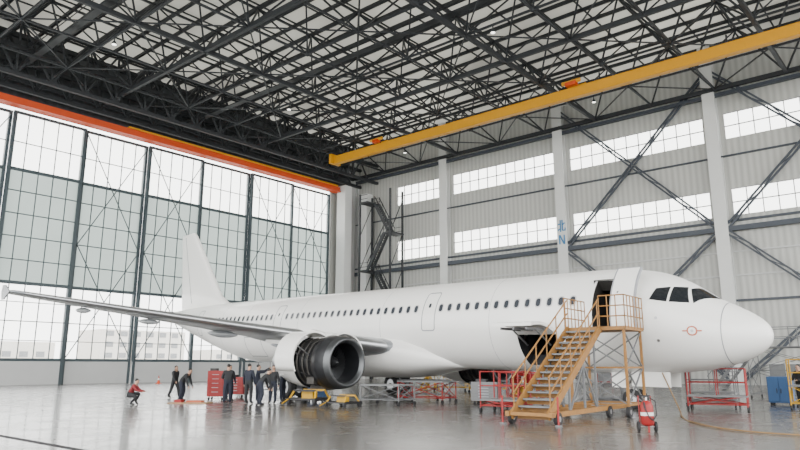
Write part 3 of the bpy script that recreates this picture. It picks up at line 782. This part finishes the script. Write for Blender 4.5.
def trolley(loc,rz,m,h=1.45,w=1.2,d=.6):
    s=MB(); s.box((0,0,.12+h/2),(w,d,h-.1),m)
    k=5
    for i in range(k):
        z=.25+(h-.3)*(i+.5)/k; s.box((0,-d/2-.01,z),(w*.9,.02,(h-.3)/k*.85),m); s.box((0,-d/2-.04,z+.04),(w*.4,.03,.025),METAL)
    for sx in (-1,1):
        for sy in (-1,1): s.cyl((sx*w*.4-.03,sy*d*.35,.07),(sx*w*.4+.03,sy*d*.35,.07),.07,RUBBER,seg=12)
    s.cyl((w/2+.1,-d*.4,h-.1),(w/2+.1,d*.4,h-.1),.02,METAL,seg=6)
    for sy in (-.4,.4): s.cyl((w/2,d*sy,h-.1),(w/2+.1,d*sy,h-.1),.02,METAL,seg=6)
    s.box((-.2,0,h+.12),(w*.4,d*.5,.14),BLK)
    s.build("tool_trolley",loc=loc,rot=(0,0,rz),bevel=.01)
trolley((-29.0,19.9,0),.6,RED,1.35,.85); trolley((-30.6,22.2,0),.4,RED,1.0); trolley((-22.6,38.8,0),.1,RED,1.1,1.6)
trolley((-16.4,25.0,0),.2,GREYP,.9); trolley((-24.6,22.6,0),.5,CBLUE,.9,.8)
s=MB(); s.box((0,0,.02),(1.8,.9,.04),WOOD); s.box((.2,.1,.08),(.7,.4,.08),ORGM); s.box((-.5,-.1,.1),(.35,.3,.12),RED); s.build("floor_mat",loc=(-27.4,17.4,0),rot=(0,0,.6))
def cone(loc,sc=1):
    s=MB(); s.box((0,0,.02),(.38,.38,.04),ORG); s.cyl((0,0,.04),(0,0,.3),.14,ORG,r2=.09,seg=16); s.cyl((0,0,.3),(0,0,.45),.09,WPLAST,r2=.06,seg=16); s.cyl((0,0,.45),(0,0,.7),.06,ORG,r2=.02,seg=16)
    o=s.build("traffic_cone",loc=loc); o.scale=(sc,)*3
cone((-60,34.5,0),1.1)
cu=bpy.data.curves.new("air_hose",'CURVE'); cu.dimensions='3D'; cu.bevel_depth=.022; cu.resolution_u=10
sp=cu.splines.new('BEZIER'); pts=[(-8.9,25.4,1.4),(-8.3,25.0,.25),(-7.6,23.2,.03),(-6.3,20.6,.03),(-5.0,19.2,.03),(-3.4,18.8,.03),(-1.5,19.4,.03)]
sp.bezier_points.add(len(pts)-1)
for bp_,p in zip(sp.bezier_points,pts): bp_.co=p; bp_.handle_left_type=bp_.handle_right_type='AUTO'
ho=bpy.data.objects.new("air_hose",cu); COL.objects.link(ho); cu.materials.append(HOSE)

# ------------------------------------------------------------------ people
SKIN=mat("skin",(0.42,0.25,0.17),0.5,noise=.05); HAIR=mat("hair_black",(0.01,0.009,0.008),0.5,noise=.2)
NAVY=mat("overalls_navy",(0.009,0.012,0.024),0.8,noise=.3,nscale=8,bump=.3); DKG=mat("clothes_dark_grey",(0.016,0.017,0.019),0.85,noise=.3,nscale=8,bump=.3)
REDC=mat("jacket_red",(0.18,0.012,0.016),0.7,noise=.1); SHOE=mat("shoe_black",(0.01,0.01,0.01),0.5,noise=.2); EYE=mat("eye_dark",(0.01,0.01,0.01),.2,noise=.1)
def limb(root,mid_dir,L1,L2,end_dir):
    m=root+Vector(mid_dir).normalized()*L1; return m,m+Vector(end_dir).normalized()*L2
def person(loc,heading,pose="stand",top=NAVY,bot=NAVY,H=1.72,name="person",cap=None):
    k=H/1.72
    lean=0
    A={'L':((-.3,0,-1),(-.1,.2,-1)),'R':((.3,0,-1),(.1,.2,-1))}
    Lg={'L':((-.07,.03,-1),(0,-.04,-1)),'R':((.07,.03,-1),(0,-.04,-1))}
    if pose=="walk":
        Lg={'L':((-.02,.48,-1),(0,.18,-1)),'R':((.02,-.22,-1),(0,-.55,-1))}; A={'L':((-.25,-.45,-1),(-.05,-.1,-1)),'R':((.25,.4,-1),(.05,.8,-1))}; lean=.08
    elif pose=="reach":
        A={'L':((-.25,.9,.1),(0,.9,.6)),'R':((.25,.8,.0),(0,.8,.5))}; lean=.03
    elif pose=="hold":
        A={'L':((-.35,.25,-1),(.35,1,-.1)),'R':((.35,.25,-1),(-.35,1,-.1))}; lean=.06
    elif pose=="bend":
        lean=.75; A={'L':((-.1,.3,-1),(0,.35,-1)),'R':((.1,.3,-1),(0,.35,-1))}; Lg={'L':((-.08,.25,-1),(0,-.28,-1)),'R':((.08,.25,-1),(0,-.28,-1))}
    elif pose=="crouch":
        lean=.5; A={'L':((-.15,.7,-.8),(.1,1,-.2)),'R':((.15,.7,-.8),(-.1,1,-.2))}; Lg={'L':((-.25,1,.08),(0,-.55,-1)),'R':((.25,1,-.25),(0,-.75,-.9))}
    thigh,shin=.42,.41
    hips={'L':Vector((-.095,0,-.03)),'R':Vector((.095,0,-.03))}
    ank={};knee={}
    for q in 'LR': knee[q],ank[q]=limb(hips[q],Lg[q][0],thigh,shin,Lg[q][1])
    low=min(a.z for a in ank.values()); pz=.10-low
    T=lambda v: Vector((v.x,v.y*math.cos(lean)+v.z*math.sin(lean),v.z*math.cos(lean)-v.y*math.sin(lean)))
    V=[];E=[];R=[];Lb=[]
    def av(p,r,l,par=None):
        V.append(Vector(p)+Vector((0,0,pz))); R.append(r if isinstance(r,tuple) else (r,r)); Lb.append(l)
        if par is not None: E.append((par,len(V)-1))
        return len(V)-1
    pv=av((0,0,0),(.175,.135),'bot'); sp_=av(T(Vector((0,0,.17))),(.165,.13),'top',pv); ch=av(T(Vector((0,0,.36))),(.195,.15),'top',sp_)
    nk=av(T(Vector((0,.0,.50))),.062,'skin',ch)
    nod=lean*.5
    Th=lambda v: T(Vector((0,0,.52)))+Vector((v.x,v.y*math.cos(nod)+v.z*math.sin(nod),v.z*math.cos(nod)-v.y*math.sin(nod)))
    h1=av(Th(Vector((0,.015,.07))),(.072,.085),'skin',nk); h2=av(Th(Vector((0,.02,.15))),(.084,.102),'skin',h1); h3=av(Th(Vector((0,.005,.22))),(.062,.078),'skin',h2)
    wr={}
    for q,sx in (('L',-1),('R',1)):
        sh=T(Vector((sx*.175,0,.42))); a=av(sh,.085,'top',ch)
        el,wp_=limb(sh,A[q][0],.28,.25,A[q][1]); e=av(el,.060,'top',a); w_=av(wp_,.042,'top',e)
        d=(wp_-el).normalized(); wr[q]=(wp_,d); av(wp_+d*.07,(.042,.024),'skin',w_)
        hp_=av(hips[q],.115,'bot',pv); kn=av(knee[q],.085,'bot',hp_); an=av(ank[q],.062,'bot',kn)
        if ank[q].z>low+.02: f=Vector((0,.75,-.75))
        else: f=Vector((0,1,-.25))
        av(ank[q]+f.normalized()*.22,(.058,.042),'shoe',an)
    me=bpy.data.meshes.new("tmp"); me.from_pydata(V,E,[]); ob=bpy.data.objects.new("tmp",me); COL.objects.link(ob)
    md=ob.modifiers.new("sk",'SKIN'); md.use_smooth_shade=True
    sv=me.skin_vertices[0].data
    for i,r in enumerate(R): sv[i].radius=r; sv[i].use_root=(i==0)
    sb=ob.modifiers.new("ss",'SUBSURF'); sb.levels=2; sb.render_levels=2
    dg=bpy.context.evaluated_depsgraph_get(); me2=bpy.data.meshes.new_from_object(ob.evaluated_get(dg))
    vs=[tuple(v.co) for v in me2.vertices]; polys=[tuple(p.vertices) for p in me2.polygons]
    cs=[p.center.copy() for p in me2.polygons]
    bpy.data.objects.remove(ob)
    M_={'top':top,'bot':bot,'skin':SKIN,'shoe':SHOE}
    mb=MB(); groups={}
    for f,c in zip(polys,cs):
        best=None;bd=9
        for a,b2 in E:
            p,q_=V[a],V[b2]; d=q_-p; u=max(0,min(1,(c-p).dot(d)/d.length_squared)); dd=(c-p-d*u).length-.5*(R[a][0]*(1-u)+R[b2][0]*u)
            if dd<bd:
                bd=dd
                if Lb[b2]=='skin': l='skin' if (Lb[a]=='skin' or u>.6) else Lb[a]
                else: l=Lb[b2] if u>.35 else Lb[a]
                best=l
        groups.setdefault(best,[]).append(f)
    mb.v=list(vs)
    for l,fl in groups.items():
        kk=mb.mi(M_[l])
        for f in fl: mb.f.append(list(f)); mb.m.append(kk); mb.sm.append(True)
    O=Vector((0,0,pz))
    def hd(v): return Th(Vector(v))+O
    hm=cap or HAIR
    mb.sph(hd((0,-.018,.182)),(.082,.092,.078),hm,seg=14,rings=8)
    if cap: c2=hd((0,.10,.205)); mb.sph(c2,(.06,.065,.010),cap,seg=10,rings=4)
    for sx in (-1,1):
        mb.sph(hd((sx*.030,.100,.128)),(.012,.009,.008),EYE,seg=8,rings=4); mb.sph(hd((sx*.078,.01,.12)),(.012,.022,.030),SKIN,seg=8,rings=5)
        mb.sph(hd((sx*.030,.102,.145)),(.018,.007,.003),HAIR,seg=6,rings=4)
    mb.sph(hd((0,.115,.105)),(.012,.018,.022),SKIN,seg=8,rings=5); mb.sph(hd((0,.100,.072)),(.022,.010,.006),LIPC,seg=8,rings=4)
    for q,sx in (('L',-1),('R',1)):
        w_,d=wr[q]; side_=Vector((0,1,0)) if abs(d.y)<.7 else Vector((1,0,0)); side_=(side_-d*side_.dot(d)).normalized(); nrm=d.cross(side_)
        base=w_+O+d*.075
        for i,L in enumerate((.068,.078,.072,.056)):
            o=side_*(.03-.019*i); p0=base+o; p1=p0+d*L*.5; p2=p1+(d*.8+nrm*(-sx)*.5).normalized()*L*.5
            mb.cyl(p0,p1,.0095,SKIN,seg=6); mb.cyl(p1,p2,.009,SKIN,r2=.007,seg=6)
        p0=w_+O+d*.03+side_*.025; p1=p0+(d*.6+side_*.7).normalized()*.04; mb.cyl(p0,p1,.011,SKIN,seg=6); mb.cyl(p1,p1+d*.03,.010,SKIN,r2=.008,seg=6)
    o=mb.build(name,loc=loc,rot=(0,0,heading),fixn=False); o.scale=(k,)*3
    zmin=min(v[2] for v in mb.v)*k
    o.location.z=-zmin
    return o
person((-32.3,19.5,0),math.radians(-75),"walk",DKG,DKG)
person((-29.2,18.0,0),math.radians(-60),"bend",DKG,NAVY)
person((-27.3,19.4,0),math.radians(-100),"stand",NAVY,NAVY,1.70)
person((-26.3,18.6,0),math.radians(60),"hold",DKG,NAVY,1.74)
person((-25.8,19.9,0),math.radians(-40),"reach",NAVY,NAVY,1.72)
person((-25.0,18.8,0),math.radians(20),"stand",NAVY,DKG,1.76)
person((-25.3,21.0,0),math.radians(-70),"hold",NAVY,NAVY,1.70)
person((-24.4,19.7,0),math.radians(-150),"stand",DKG,NAVY,1.68)
person((-23.7,18.4,0),math.radians(-20),"bend",DKG,NAVY,1.72)
person((-28.0,14.8,0),math.radians(-50),"crouch",REDC,DKG,1.55,cap=BLK)
person((-26.2,39.5,0),math.radians(170),"stand",YEL2,NAVY,1.7)
person((-5.6,31.9,0),math.radians(150),"hold",DKG,DKG,1.72)

# ------------------------------------------------------------------ world, camera
w=bpy.data.worlds.new("overcast_sky"); S.world=w; w.use_nodes=True; nt=w.node_tree
bg=nt.nodes["Background"]; tc=nt.nodes.new("ShaderNodeTexCoord"); sx=nt.nodes.new("ShaderNodeSeparateXYZ"); cr=nt.nodes.new("ShaderNodeValToRGB")
nt.links.new(tc.outputs["Generated"],sx.inputs[0]); nt.links.new(sx.outputs["Z"],cr.inputs[0]); nt.links.new(cr.outputs[0],bg.inputs[0])
cr.color_ramp.elements[0].color=(1,0.99,0.96,1); cr.color_ramp.elements[1].color=(0.95,0.97,1,1)
bg.inputs[1].default_value=6.5
cam=bpy.data.cameras.new("camera"); co=bpy.data.objects.new("camera",cam); COL.objects.link(co)
cam.lens=29.7; cam.sensor_width=36; cam.clip_end=2000
co.location=(0,0,1.65); co.rotation_euler=(math.radians(90+12.06),0,math.radians(40.5))
S.camera=co
